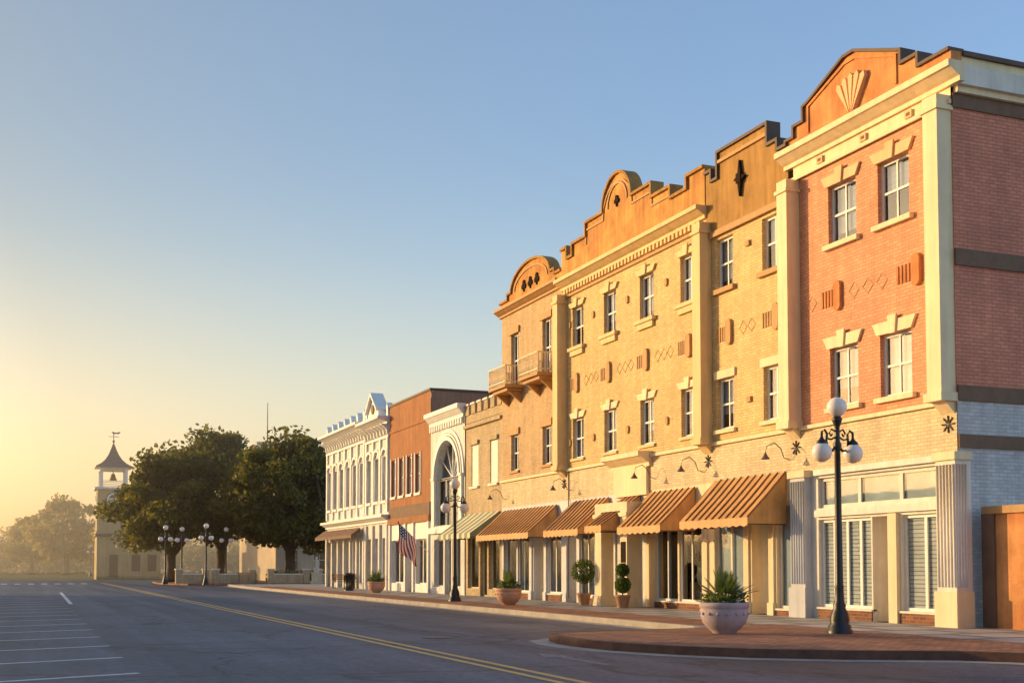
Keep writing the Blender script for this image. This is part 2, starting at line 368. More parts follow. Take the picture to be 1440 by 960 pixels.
def hotel():
    g = grp('three_storey_brick_building')
    w = MB('walls'); t = MB('trim'); wi = MB('windows'); pp = MB('parapets')
    secs = {'A': (21.52, 27.65, brA, 12.1), 'B': (27.65, 32.25, brC, 11.7), 'C': (32.25, 43.05, brC, 12.1), 'D': (43.05, 49.8, brD, 12.6)}
    win = {'A': [(23.0, 24.15), (25.0, 26.15)], 'B': [(28.25, 29.25), (30.8, 31.75)],
           'C': [(y - .5, y + .5) for y in (33.45, 36.25, 39.05, 41.8)], 'D': [(44.35, 45.25), (47.85, 48.7)]}
    for k, (a, b, m, zt) in secs.items():
        ops = []
        for (u0, u1) in win[k]:
            if k == 'D': ops.append((u0, u1, 9.3, 11.6))
            else: ops.append((u0, u1, 9.95, 11.5))
            ops.append((u0, u1, 5.65, 7.2))
        F.wall(w, a, b, 5.3, zt, ops, m)
        for i, o in enumerate(ops):
            F.window(wi, *o, white, back=blind, drop=(0, .5, 0, .75, .3)[(i * 2 + int(o[0])) % 5], fw=.075, muntin=.05)
    for (u0, u1) in win['A']:
        lintel(t, u0, u1, 7.2, cream, XF); lintel(t, u0, u1, 11.5, ochreA, XF, True, .28)
        for z in (9.95, 5.65): t.box(XF - .12, XF + .1, u0 - .14, u1 + .14, z - .13, z - .002, cream)
    for (u0, u1) in win['C']:
        lintel(t, u0, u1, 7.2, cream, XF, True, .22, .06); lintel(t, u0, u1, 11.5, ochre, XF, True, .2, .08)
        t.box(XF - .16, XF + .1, u0 - .16, u1 + .16, 9.82, 9.948, ochre)
        t.box(XF - .10, XF + .02, u0 - .05, u1 + .05, 9.62, 9.82, ochre)
        t.box(XF - .08, XF + .1, u0 - .08, u1 + .08, 5.55, 5.648, ochre)
    for (u0, u1) in win['B']:
        t.box(XF - .12, XF + .1, u0 - .14, u1 + .14, 9.80, 9.948, tanT)
        t.box(XF - .06, XF + .02, u0 - .1, u1 + .1, 7.2, 7.45, cream); t.box(XF - .1, XF + .1, u0 - .1, u1 + .1, 5.53, 5.648, cream)
    for (u0, u1) in win['D']:
        for z in (11.6, 7.2): t.box(XF - .08, XF + .02, u0 - .15, u1 + .15, z, z + .28, tanT)
        t.box(XF - .08, XF + .1, u0 - .1, u1 + .1, 5.54, 5.648, tanT)
        c = (u0 + u1) / 2
        t.box(XF - .85, XF, c - 1.0, c + 1.0, 9.12, 9.24, tanT); t.box(XF - .7, XF, c - .85, c + .85, 8.98, 9.118, tanT)
        for dy in (-.7, .7): t.prism_y([(XF, 8.5), (XF - .6, 8.975), (XF, 8.975)], c + dy - .06, c + dy + .06, tanT)
        B2 = MB('balcony_railing')
        for z in (9.34, 10.02): 
            B2.box(XF - .84, XF - .80, c - .98, c + .98, z, z + .05, cream)
            for sgn in (-1, 1): B2.box(XF - .80, XF, c + sgn * .98 - .02, c + sgn * .98 + .02, z, z + .05, cream)
        for i in range(15):
            y = c - .98 + 1.96 * i / 14; B2.box(XF - .835, XF - .805, y - .014, y + .014, 9.24, 10.03, cream)
            if i < 14:
                for s_ in (0, 1):
                    ya, yb = (y, y + .14) if s_ else (y + .14, y)
                    B2.tube([(XF - .82, ya, 9.42), (XF - .82, yb, 9.98)], .014, 4, cream)
        for i in range(6):
            x = XF - .80 + .8 * i / 6
            for sgn in (-1, 1): B2.box(x, x + .03, c + sgn * .98 - .014, c + sgn * .98 + .014, 9.24, 10.03, cream)
        B2.done(g)
    for y in (34.85, 37.65, 40.4, 42.5):
        for z in (10.9, 6.3):
            capsule(t, y, z, .09, .28, XF - .06, XF + .01, tanT)
    for z in (10.9, 6.3):
        t.box(XF - .07, XF, 29.85, 30.05, z, z + .16, tanT)
    for (c, m) in ((25.75, 'A'), (22.75, 'A'), (28.55, 'B'), (31.0, 'B'), (33.4, 'C'), (36.25, 'C'), (39.1, 'C'), (41.85, 'C')):
        col = stA if m == 'A' else tanT
        capsule(t, c, 8.55, .14, .78, XF - .09, XF + .01, col)
        for k in range(4): t.box(XF - .025, XF + .01, c + .27 + k * .13, c + .34 + k * .13, 8.33, 8.77, col)
    for (y0, y1, col) in ((23.75, 25.4, tanL), (29.6, 30.5, tanL), (34.4, 35.7, tanL), (37.2, 38.5, tanL), (40.0, 41.3, tanL), (26.6, 27.2, tanL)):
        n = max(1, int((y1 - y0) / .42)); st = (y1 - y0) / n
        for k in range(n):
            c = y0 + st * (k + .5); r = .2
            o = [(c - r, 8.55), (c, 8.55 + r), (c + r, 8.55), (c, 8.55 - r)]
            for i in range(4):
                t.tube([(XF - .004, *o[i]), (XF - .004, *o[(i + 1) % 4])], .012, 4, col, False)
    for (y0, y1, ztop, m) in ((21.55, 22.02, 12.3, cream), (27.44, 27.9, 12.1, cream), (32.03, 32.5, 12.15, ochre), (42.83, 43.28, 12.15, ochre)):
        t.box(XF - .42, XF + .02, y0, y1, 5.45, ztop, m)
        t.box(XF - .48, XF + .02, y0 - .06, y1 + .06, 5.25, 5.448, m)
        t.prism_y([(XF, 4.95), (XF - .3, 5.247), (XF, 5.247)], y0 + .02, y1 - .02, m)
        t.box(XF - .47, XF + .02, y0 - .05, y1 + .05, ztop - .35, ztop - .25, m)
        c = (y0 + y1) / 2
        for a in (0, 45, 90, 135):
            dy, dz = .2 * cos(radians(a)), .2 * sin(radians(a)); t.tube([(XF - .04, c - dy, 4.75 - dz), (XF - .04, c + dy, 4.75 + dz)], .02, 4, lampm)
    F.wall(w, 21.52, 27.65, 12.1, 12.6, [], cream, n=-.03)
    t.box(XF - .10, XF - .03, 21.5, 27.9, 12.1, 12.2, cream)
    cornice(t, 21.14, 28.0, XF, 12.5, 12.95, .42, cream)
    for y in (22.9, 24.6, 26.4): t.box(XF - .09, XF - .03, y - .12, y + .12, 12.24, 12.42, ochreA); t.box(XF - .10, XF - .089, y - .06, y + .06, 12.29, 12.37, dkb)
    profA = [(28.0, 13.3), (27.55, 13.3), (27.55, 13.6), (27.1, 13.6), (27.1, 14.0), (26.9, 14.05), (25.35, 14.68), (24.95, 14.68), (23.35, 14.05), (23.2, 14.0), (23.2, 13.65), (22.6, 13.65), (22.6, 13.35), (21.5, 13.35)]
    pp.prism_x([(28.0, 12.94)] + profA + [(21.5, 12.94)], XF - .02, XF + .3, stA)
    pp.strip_x(profA, 0.002, .08, XF - .1, XF + .36, cope)
    inner = [(26.9, 13.25), (26.9, 13.95), (25.35, 14.5), (24.95, 14.5), (23.4, 13.95), (23.4, 13.25)]
    pp.strip_x(inner, 0, .07, XF - .06, XF, stA)
    for a in (62, 76, 90, 104, 118):
        c, z0 = 25.0, 13.0; r = 1.05; a0, a1 = radians(a - 5), radians(a + 5)
        pp.prism_x([(c + .12 * cos(radians(a)), z0 + .12 * sin(radians(a))), (c + r * cos(a0), z0 + r * sin(a0)), (c + (r + .1) * cos(radians(a)), z0 + (r + .1) * sin(radians(a))), (c + r * cos(a1), z0 + r * sin(a1))], XF - .14, XF - .01, ochreA)
    pp.box(XF - .16, XF, 24.8, 25.2, 12.95, 13.1, ochreA)
    profB = [(32.3, 13.7), (31.95, 13.7), (31.95, 13.35), (31.5, 13.35), (31.5, 14.15), (28.9, 14.15), (28.9, 13.5), (28.4, 13.5), (28.4, 13.2), (27.9, 13.2)]
    pp.prism_x([(32.3, 11.7)] + profB + [(27.9, 11.7)], XF - .03, XF + .3, stB)
    pp.strip_x(profB, .002, .09, XF - .11, XF + .36, cope)
    pp.box(XF - .12, XF - .03, 28.0, 32.0, 11.6, 11.78, tanT); pp.box(XF - .10, XF - .03, 28.9, 31.5, 13.82, 13.92, tanT)
    c, z = 30.25, 13.0
    pp.prism_x([(c, z - .55), (c + .09, z - .1), (c + .3, z), (c + .09, z + .1), (c, z + .55), (c - .09, z + .1), (c - .3, z), (c - .09, z - .1)][::-1], XF - .13, XF - .02, orn)
    pp.box(XF - .16, XF - .131, c - .12, c + .12, z - .15, z + .15, orn)
    cornice(t, 32.25, 43.2, XF, 12.35, 12.75, .42, ochre)
    y = 32.6
    while y < 42.8: t.box(XF - .13, XF + .02, y, y + .12, 12.16, 12.33, ochre); y += .26
    t.box(XF - .07, XF, 32.5, 42.83, 12.02, 12.12, tanT)
    F.wall(w, 32.25, 43.05, 12.1, 12.4, [], ochre)
    arch = arcpts(38.3, 14.5, 1.1, 1.08)
    profC = [(43.2, 13.95), (42.65, 13.95), (42.65, 13.5), (42.05, 13.5), (42.05, 13.95), (40.85, 13.95), (40.85, 14.45), (39.4, 14.45)] + arch[1:-1] + \
            [(37.2, 14.45), (35.75, 14.45), (35.75, 13.95), (34.45, 13.95), (34.45, 13.55), (33.3, 13.55), (33.3, 13.95), (32.3, 13.95)]
    pp.prism_x([(43.2, 12.74)] + profC + [(32.3, 12.74)], XF - .06, XF + .3, stO)
    pp.strip_x(profC, .002, .1, XF - .15, XF + .36, stB)
    pp.strip_x([(y, z - .28) for y, z in profC[5:-4]], 0, .07, XF - .10, XF - .058, tanT)
    pp.strip_x(arcpts(38.3, 14.5, .72, .72), 0, .08, XF - .1, XF - .058, tanT)
    for dy, dz in ((.09, 0), (-.09, 0), (0, .13)): pp.prism_x(arcpts(38.3 + dy, 14.6 + dz, .085, .085, 10, 0, 2 * pi)[:-1], XF - .12, XF - .05, orn)
    pp.box(XF - .12, XF - .05, 38.27, 38.33, 14.4, 14.6, orn)
    F.wall(w, 43.05, 49.8, 12.6, 13.1, [], brD)
    cornice(t, 43.2, 50.0, XF, 12.55, 12.9, .35, tanT)
    archD = arcpts(46.4, 13.4, 2.1, .95, 20)
    profD = [(49.9, 13.15), (48.9, 13.15), (48.9, 13.4)] + archD + [(43.9, 13.4), (43.9, 13.2), (43.25, 13.2)]
    pp.prism_x([(49.9, 12.88)] + profD + [(43.25, 12.88)], XF - .04, XF + .3, stO)
    pp.strip_x(profD, .002, .1, XF - .13, XF + .36, stB)
    pp.strip_x(arcpts(46.4, 13.4, 1.75, .68, 16), 0, .06, XF - .08, XF - .038, tanT)
    for c in (45.7, 46.4, 47.1):
        for dy, dz in ((.11, 0), (-.11, 0), (0, .17)): pp.prism_x(arcpts(c + dy, 13.42 + dz, .12, .12, 10, 0, 2 * pi)[:-1], XF - .09, XF - .03, orn)
        pp.box(XF - .09, XF - .03, c - .04, c + .04, 13.2, 13.4, orn)
    # ground floor
    F.wall(w, 21.52, 49.8, 4.1, 5.3, [], brCr, n=-.02)
    t.box(XF - .12, XF - .02, 22.0, 49.8, 5.2, 5.3, cream); 
    gops = [(22.0, 23.5, .45, 2.75), (23.9, 24.55, SZ, 2.75), (24.6, 26.75, .45, 2.75), (22.0, 26.75, 3.05, 3.85),
            (30.4, 32.0, .35, 3.3), (29.1, 29.95, SZ, 3.2), (27.85, 28.7, .35, 3.3),
            (32.75, 34.15, .4, 3.2), (34.25, 35.75, .4, 3.2), (36.65, 37.95, SZ, 3.3), (38.9, 40.3, .4, 3.2), (40.4, 41.75, .4, 3.2), (42.0, 42.75, SZ, 3.1),
            (43.4, 44.7, .45, 3.2), (45.1, 46.2, SZ, 3.1), (46.7, 47.95, .45, 3.2), (48.1, 49.4, .45, 3.2)]
    F.wall(w, 21.52, 27.75, SZ, 4.1, [o for o in gops if o[0] < 27], offw, depth=.3)
    F.wall(w, 27.75, 36.4, SZ, 4.1, [o for o in gops if 27 < o[0] < 36], cream, depth=.3)
    F.wall(w, 36.4, 49.8, SZ, 4.1, [o for o in gops if o[0] > 36], piers, depth=.3)
    for o in gops:
        if o[2] == SZ:
            F.box(wi, o[0], o[1], .7, .75, SZ, SZ + .3, offw); F.window(wi, o[0], o[1], SZ + .3, o[3], offw, glassG, dark if o[0] > 30 else curt, n=.68, fw=.12, cols=1, rows=1, backn=.4)
            for u in (o[0], o[1]): w.face([F.P(u, .3, SZ), F.P(u, .7, SZ), F.P(u, .7, o[3]), F.P(u, .3, o[3])], offw)
            w.face([F.P(o[0], .3, o[3]), F.P(o[1], .3, o[3]), F.P(o[1], .7, o[3]), F.P(o[0], .7, o[3])], offw)
        elif o[2] == 3.05: F.window(wi, *o, offw, glassG, curt, n=.1, fw=.09, cols=3, rows=1, muntin=.12, backn=.08)
        elif o[1] < 27: F.window(wi, *o, white, glassG, louv, n=.1, fw=.08, cols=4 if o[0] > 24 else 2, rows=1, muntin=.09, backn=.085)
        elif 27 < o[0] < 32: F.window(wi, *o, offw, glassG, curt, n=.1, fw=.08, cols=1 if o[1] - o[0] < 1.3 else 2, rows=1, muntin=.08, backn=.1, drop=.0)
        else: F.window(wi, *o, white, glass, None, n=.06, fw=.07, cols=2 if o[1] - o[0] > 1.3 else 1, rows=1, muntin=.06)
        if .3 < o[2] < .5: F.box(t, o[0] - .02, o[1] + .02, -.03, .06, SZ, o[2] - .05, brRed); F.box(t, o[0] - .05, o[1] + .05, -.06, .1, o[2] - .05, o[2] - .002, offw)
    for (a, b, m_) in ((39.2, 39.5, gold), (41.2, 41.6, curt), (48.2, 48.5, curt), (43.6, 43.9, gold), (35.45, 35.65, curt), (33.0, 33.2, gold), (47.0, 47.2, curt)): F.quad(wi, a, b, .45, .4, 2.9, m_)
    it = MB('interior')
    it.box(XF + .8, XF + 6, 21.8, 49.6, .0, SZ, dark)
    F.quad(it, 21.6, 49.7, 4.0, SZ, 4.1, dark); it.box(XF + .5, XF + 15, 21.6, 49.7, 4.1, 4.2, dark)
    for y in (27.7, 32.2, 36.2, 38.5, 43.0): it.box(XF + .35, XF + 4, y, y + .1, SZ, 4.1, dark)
    for y in (33.3, 34.8, 39.6, 41.0, 47.3, 28.2): it.box(XF + 1.0, XF + 1.5, y - .4, y + .4, SZ, 1.0, tanT); it.box(XF + 1.1, XF + 1.3, y - .2, y + .1, 1.0, 1.5, stC)
    it.done(g)
    def flut(y0, y1, x0, x1, mat, side=True):
        t.box(x0 - .05, x1, y0 - .05, y1 + .05, SZ, .95, cream if side else grey)
        t.box(x0, x1, y0, y1, .95, 4.0, mat)
        n = 6
        for k in range(n):
            yy = y0 + (y1 - y0) * (k + .5) / n; t.tube([(x0, yy, 1.05), (x0, yy, 3.8)], .035, 6, mat)
        if side:
            for k in range(4):
                xx = x0 + .06 + .08 * k; t.tube([(xx, y0, 1.05), (xx, y0, 3.8)], .03, 6, mat)
        t.box(x0 - .06, x1, y0 - .06, y1 + .06, 3.9, 4.08, cream)
    flut(21.3, 21.92, XF - .3, XF + .15, offw); flut(27.05, 27.7, XF - .22, XF + .03, grey, False)
    F.box(t, 21.98, 26.8, -.10, .02, 2.82, 3.0, offw); F.box(t, 21.98, 26.8, -.12, .02, 3.92, 4.06, offw)
    F.box(t, 23.55, 23.86, -.1, .02, SZ, 2.8, cream)
    for y in (28.78, 30.05, 32.35, 38.6, 42.8, 44.78, 46.3, 49.45):
        mm = piers if y > 38 else cream; F.box(t, y, y + .24, -.06, .02, SZ, 3.7, mm); F.box(t, y - .03, y + .27, -.10, .02, SZ, .5, mm)
    for y in (36.1, 38.05):
        t.box(18.62, 19.1, y, y + .5, SZ + .35, 3.4, cream); t.box(18.55, 19.17, y - .07, y + .57, SZ, SZ + .348, cream); t.box(18.56, 19.16, y - .06, y + .56, 3.2, 3.34, cream)
    t.box(18.62, 19.48, 36.1, 38.55, 3.402, 3.7, cream)
    F.box(t, 36.1, 38.55, -.14, -.02, 3.95, 4.9, cream); cornice(t, 35.9, 38.75, XF, 4.9, 5.4, .55, cream)
    t.box(18.6, 18.618, 36.18, 36.52, 1.65, 2.35, orn)
    S = Fr('y', 21.52)
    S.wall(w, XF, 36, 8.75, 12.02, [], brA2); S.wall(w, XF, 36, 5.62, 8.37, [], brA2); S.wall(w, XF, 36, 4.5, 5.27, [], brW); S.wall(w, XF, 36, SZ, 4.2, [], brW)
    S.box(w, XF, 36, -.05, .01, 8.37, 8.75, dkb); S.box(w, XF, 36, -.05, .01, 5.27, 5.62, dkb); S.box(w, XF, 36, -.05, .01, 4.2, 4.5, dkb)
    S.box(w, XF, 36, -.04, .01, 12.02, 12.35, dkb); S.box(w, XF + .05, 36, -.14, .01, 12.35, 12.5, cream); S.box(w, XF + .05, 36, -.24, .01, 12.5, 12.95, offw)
    S.box(w, XF + .3, 36, -.02, .3, 12.95, 13.25, cream); S.box(w, XF + .3, 36.0, -.1, .36, 13.252, 13.36, cope)
    w.face([(XF, 49.8, 0), (36, 49.8, 0), (36, 49.8, 12.9), (XF, 49.8, 12.9)], brD); w.face([(36, 21.52, 0), (36, 49.8, 0), (36, 49.8, 13), (36, 21.52, 13)], brD)
    w.face([(XF + .1, 21.6, 12.6), (36, 21.6, 12.6), (36, 49.8, 12.6), (XF + .1, 49.8, 12.6)], roofM)
    gl = MB('gooseneck_lamps')
    for y in (28.0, 32.6, 35.7, 42.4, 49.2):
        gl.tube([(XF - .02, y, 4.45), (XF - .2, y, 4.5), (XF - .3, y, 4.75), (XF - .5, y, 4.9), (XF - .75, y, 4.8), (XF - .8, y, 4.6)], .014, 6, lampm)
        gl.lathe(XF - .8, y, [(.025, 4.61), (.05, 4.55), (.13, 4.44)], 10, lampm)
    gl.tube([(XF - .05, 42.6, 5.3), (XF - .05, 42.6, .3)], .02, 5, lampm)
    gl.done(g)
    for m in (w, t, wi, pp): m.done(g)
    for (a, b, zt, zb, pr) in ((28.15, 31.85, 4.12, 2.85, 1.25), (33.05, 36.0, 4.0, 2.8, 1.25), (36.7, 38.0, 3.95, 2.9, 1.5), (39.1, 42.2, 4.0, 2.85, 1.25), (43.7, 49.6, 3.95, 2.85, 1.25)):
        awning(g, a, b, XF - .05, zt, zb, pr, awn, awn2)
    return g
hotel()

# ------------------------------------------------------------------ neighbours
def shell(w, y0, y1, zt, mat, x1=36, sidemat=None, n=0.):
    sm = sidemat or mat
    w.face([(XF + .02, y0, 0), (x1, y0, 0), (x1, y0, zt), (XF + .02, y0, zt)], sm)
    w.face([(XF + .02, y1, 0), (x1, y1, 0), (x1, y1, zt), (XF + .02, y1, zt)], sm)
    w.face([(x1, y0, 0), (x1, y1, 0), (x1, y1, zt), (x1, y0, zt)], sm)
    w.face([(XF + .02, y0, zt - .4), (x1, y0, zt - .4), (x1, y1, zt - .4), (XF + .02, y1, zt - .4)], roofM)
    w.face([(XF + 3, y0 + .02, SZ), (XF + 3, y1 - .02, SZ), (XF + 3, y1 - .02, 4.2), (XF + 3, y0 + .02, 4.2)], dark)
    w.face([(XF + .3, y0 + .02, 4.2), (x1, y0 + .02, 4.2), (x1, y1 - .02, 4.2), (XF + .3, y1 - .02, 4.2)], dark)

def n1():
    g = grp('buff_brick_shop'); w = MB('walls'); t = MB('trim'); wi = MB('windows')
    y0, y1, zt = 49.82, 54.7, 8.75
    wins = [(50.45, 51.4, 5.3, 7.25), (52.95, 53.9, 5.3, 7.25)]; gw = [(50.2, 51.6, .5, 2.9), (51.8, 52.7, SZ, 2.9), (52.9, 54.4, .5, 2.9)]
    F.wall(w, y0, y1, SZ, zt, wins + gw, brN1, n=.05)
    shell(w, y0, y1, zt, brN1)
    for o in wins:
        F.box(wi, o[0], o[1], .1, .14, o[2], o[3], white)
        z = o[2] + .05
        while z < o[3] - .05: F.box(wi, o[0] + .06, o[1] - .06, .07, .1, z, z + .05, white); z += .1
        t.box(XF - .05, XF + .1, o[0] - .1, o[1] + .1, o[2] - .12, o[2] - .01, offw); t.box(XF - .05, XF + .1, o[0] - .1, o[1] + .1, o[3] + .01, o[3] + .2, brN1)
    for o in gw: F.window(wi, *o, stC, glassG, None, n=.2, cols=1, rows=1)
    t.box(XF - .1, XF + .15, y0, y1, 8.1, 8.25, brN1)
    for k in range(6):
        y = y0 + .1 + k * .85; t.box(XF + .0, XF + .35, y, y + .5, zt + .002, zt + .45, brN1); t.box(XF - .05, XF + .4, y - .03, y + .53, zt + .452, zt + .54, offw)
    for m in (w, t, wi): m.done(g)
    awning(g, 50.1, 54.5, XF, 4.0, 3.0, 1.4, stG, stC, True)
n1()
def n2():
    g = grp('arched_window_building'); w = MB('walls'); t = MB('trim'); wi = MB('windows')
    y0, y1, zt = 54.72, 60.0, 9.3; c, zs, r = 57.2, 5.95, 1.85
    ap = arcpts(c, zs, r, r, 24)
    w.face([(XF, y1, zs), (XF, y1, zt), (XF, c + r, zt), (XF, c + r, zs)], wst); w.face([(XF, c - r, zs), (XF, c - r, zt), (XF, y0, zt), (XF, y0, zs)], wst)
    for i in range(len(ap) - 1): w.face([(XF, *ap[i]), (XF, ap[i][0], zt), (XF, ap[i + 1][0], zt), (XF, *ap[i + 1])], wst)
    gw = [(55.3, 56.5, .5, 2.9), (56.7, 57.7, SZ, 2.9), (57.9, 59.4, .5, 2.9)]
    F.wall(w, y0, y1, SZ, zs, gw + [(c - r, c + r, 3.6, zs)], wst)
    for i in range(len(ap) - 1): w.face([(XF, *ap[i]), (XF, *ap[i + 1]), (XF + .35, *ap[i + 1]), (XF + .35, *ap[i])], wst)
    shell(w, y0, y1, zt, wst)
    wi.face([(XF + .3, y, z) for y, z in ap] + [(XF + .3, c - r, 3.6), (XF + .3, c + r, 3.6)], glass)
    wi.face([(XF + .6, c - r, 3.5), (XF + .6, c + r, 3.5), (XF + .6, c + r, 8), (XF + .6, c - r, 8)], curt)
    for a in (30, 60, 90, 120, 150): wi.tube([(XF + .27, c, zs), (XF + .27, c + r * cos(radians(a)), zs + r * sin(radians(a)))], .035, 5, white)
    for u in (-.95, 0, .95): wi.box(XF + .22, XF + .3, c + u - .04, c + u + .04, 3.6, zs, white)
    wi.box(XF + .2, XF + .31, c - r, c + r, zs - .06, zs + .06, white)
    for (d0, d1, p) in ((.02, .22, .16), (.26, .36, .1), (.42, .6, .06)): t.strip_x(ap, d0, d1, XF - p, XF + .01, white)
    for y in (c - r - .45, c + r + .05): t.box(XF - .12, XF, y, y + .4, 3.6, zs - .02, white); t.box(XF - .18, XF, y - .05, y + .45, zs - .018, zs + .1, white)
    cornice(t, y0, y1, XF, 8.75, 9.4, .4, white)
    for k in range(14): y = y0 + .15 + k * .37; t.box(XF - .14, XF, y, y + .16, 8.45, 8.73, white)
    t.box(XF - .18, XF, y0, y1, 3.2, 3.5, white)
    for o in gw: F.window(wi, *o, white, glassG, None, n=.2, cols=1, rows=1)
    for m in (w, t, wi): m.done(g)
n2()
def n3():
    g = grp('brown_stucco_building'); w = MB('walls'); t = MB('trim'); wi = MB('windows')
    y0, y1, zt = 60.02, 67.7, 10.75
    wins = [(y - .42, y + .42, 5.5, 7.6) for y in (62.2, 63.75, 65.3, 66.85)]; gw = [(60.5, 62.6, .6, 3.0), (63.0, 64.2, SZ, 3.0), (64.5, 67.2, .6, 3.0)]
    F.wall(w, y0, y1, 4.2, zt, wins, brn); F.wall(w, y0, y1, SZ, 4.2, gw, white); shell(w, y0, y1, zt, brn, 36, umbs)
    for o in wins:
        F.window(wi, *o, white, glass, blind, cols=1, fw=.09); t.box(XF - .08, XF + .1, o[0] - .1, o[1] + .1, o[2] - .14, o[2] - .002, white)
        for u in (o[0] - .12, o[1] + .02): t.box(XF - .05, XF + .02, u, u + .1, o[2], o[3] + .1, white)
    for o in gw: F.window(wi, *o, white, glassG, None, n=.2, cols=3 if o[2] > .5 else 1, rows=1, muntin=.1)
    t.box(XF - .12, XF, y0, y1, 3.9, 4.25, brn); t.box(XF - .06, XF + .02, y0, y1, 4.252, 4.9, dkb)
    t.box(XF - .06, XF + .3, y0 - .02, y1 + .02, zt + .002, zt + .12, cope); t.box(XF + .302, 36, y0 - .05, y0 + .2, zt + .002, zt + .12, cope)
    t.box(XF - .05, XF, y0, y1, 9.2, 9.32, brn)
    for y in (60.1, 62.75, 64.25, 67.3): t.box(XF - .1, XF, y, y + .24, SZ, 3.9, white)
    for m in (w, t, wi): m.done(g)
n3()
def victorian(name, y0, y1, zt, nw, gable):
    g = grp(name); w = MB('walls'); t = MB('trim'); wi = MB('windows')
    st = (y1 - y0) / nw; wins = [(y0 + st * (k + .5) - st * .26, y0 + st * (k + .5) + st * .26, 5.4, 8.0) for k in range(nw)]
    gw = [(y0 + st * (k + .5) - st * .34, y0 + st * (k + .5) + st * .34, .5 if k % 2 == 0 else SZ, 3.2) for k in range(nw)]
    F.wall(w, y0, y1, SZ, zt, wins + gw, wst); shell(w, y0, y1, zt, wst)
    for o in wins:
        F.window(wi, *o, white, glass, blind, cols=1, fw=.08, drop=.8); c = (o[0] + o[1]) / 2; rr = (o[1] - o[0]) / 2
        t.strip_x(arcpts(c, 8.05, rr + .05, .35, 12), 0, .16, XF - .14, XF + .02, white)
        t.box(XF - .15, XF + .1, o[0] - .12, o[1] + .12, 5.24, 5.398, white)
        for u in (o[0] - .15, o[1] + .03): t.box(XF - .08, XF + .02, u, u + .12, 5.4, 8.0, white)
    for o in gw: F.window(wi, *o, grey, glassG, None, n=.25, cols=1, rows=1)
    cornice(t, y0, y1, XF, zt - .15, zt + .3, .75, white)
    t.box(XF - .12, XF, y0, y1, zt - .95, zt - .8, white)
    n = int((y1 - y0) / .65)
    for k in range(n + 1):
        y = y0 + .05 + (y1 - y0 - .3) * k / n
        t.prism_y([(XF, zt - .8), (XF - .15, zt - .75), (XF - .2, zt - .45), (XF - .55, zt - .16), (XF, zt - .16)], y, y + .16, white)
    for k in range(nw + 1):
        y = y0 + .1 + (y1 - y0 - .5) * k / nw; t.box(XF - .12, XF, y, y + .3, 4.7, zt - .96, white); t.box(XF - .14, XF, y, y + .3, SZ, 4.0, wst)
        t.box(XF - .1, XF + .2, y, y + .3, zt + .302, zt + .75, white); t.prism_x([(y + .35, zt + .75), (y + .15, zt + 1.1), (y - .05, zt + .75)], XF - .12, XF + .22, white)
    cornice(t, y0, y1, XF, 4.1, 4.55, .5, white)
    if gable:
        c = (y0 + y1) / 2
        t.prism_x([(c + 1.2, zt + .3), (c + 1.1, zt + .8), (c, zt + 1.75), (c - 1.1, zt + .8), (c - 1.2, zt + .3)], XF - .3, XF + .2, white)
        t.strip_x([(c + 1.25, zt + .75), (c, zt + 1.78), (c - 1.25, zt + .75)], .0, .14, XF - .5, XF + .3, white)
        t.prism_x(arcpts(c, zt + .95, .3, .3, 14, 0, 2 * pi)[:-1], XF - .36, XF - .29, dkb)
    for m in (w, t, wi): m.done(g)
    if not gable:
        m = MB('canopy'); m.prism_y([(XF - .3, 3.95), (XF - .9, 3.5), (XF - .9, 3.3), (XF - .3, 3.7)], y0 + .2, y1 - .2, dkb); m.done(g)
victorian('white_victorian_gabled_building', 67.72, 72.9, 10.0, 3, True)
victorian('white_victorian_building', 72.92, 83.4, 10.2, 6, False)

def opposite(name, y0, y1, zt, mat, nw):
    g = grp(name); w = MB('walls'); wi = MB('windows'); t = MB('trim'); O = Fr('x', -13.0, -1)
    st = (y1 - y0) / nw; ops = []
    for k in range(nw):
        c = y0 + st * (k + .5); ops += [(c - st * .38, c + st * .38, .6, 3.2)]
    O.wall(w, y0, y1, .1, zt, ops, mat)
    for o in ops: O.window(wi, *o, white, glass, dark, backn=.6)
    w.box(-28, -13.65, y0 + .01, y1 - .01, .1, zt - .3, mat); w.box(-13.65, -13.3, y0 + .01, y1 - .01, 3.3, zt - .3, mat); O.box(t, y0, y1, -.15, .3, zt + .002, zt + .2, offw); O.box(t, y0, y1, -.2, 0, 3.5, 3.8, offw)
    for m in (w, wi, t): m.done(g)
yy = -25
for i, (wd, h, mt) in enumerate(((14, 5.9, brRed), (11, 5.3, brN1), (16, 6.1, wst), (12, 5.2, brn), (15, 6.3, brCr), (12, 5.6, brRed), (16, 6.2, brN1), (12, 5.4, wst))):
    opposite('brick_shop_across_street', yy, yy + wd - .02, h, mt, max(3, wd // 4)); yy += wd

def yard():
    g = MB('garden_wall')
    g.box(19.95, 20.25, -6, 21.2, .1, 2.68, stA); g.box(19.88, 20.32, -6, 21.25, 2.682, 2.85, tanT); g.box(19.9, 20.3, 20.9, 21.28, .1, 2.68, dkb)  # last box: dark brown end block, shadow at the wall's end put into colour
    g.done()
yard()

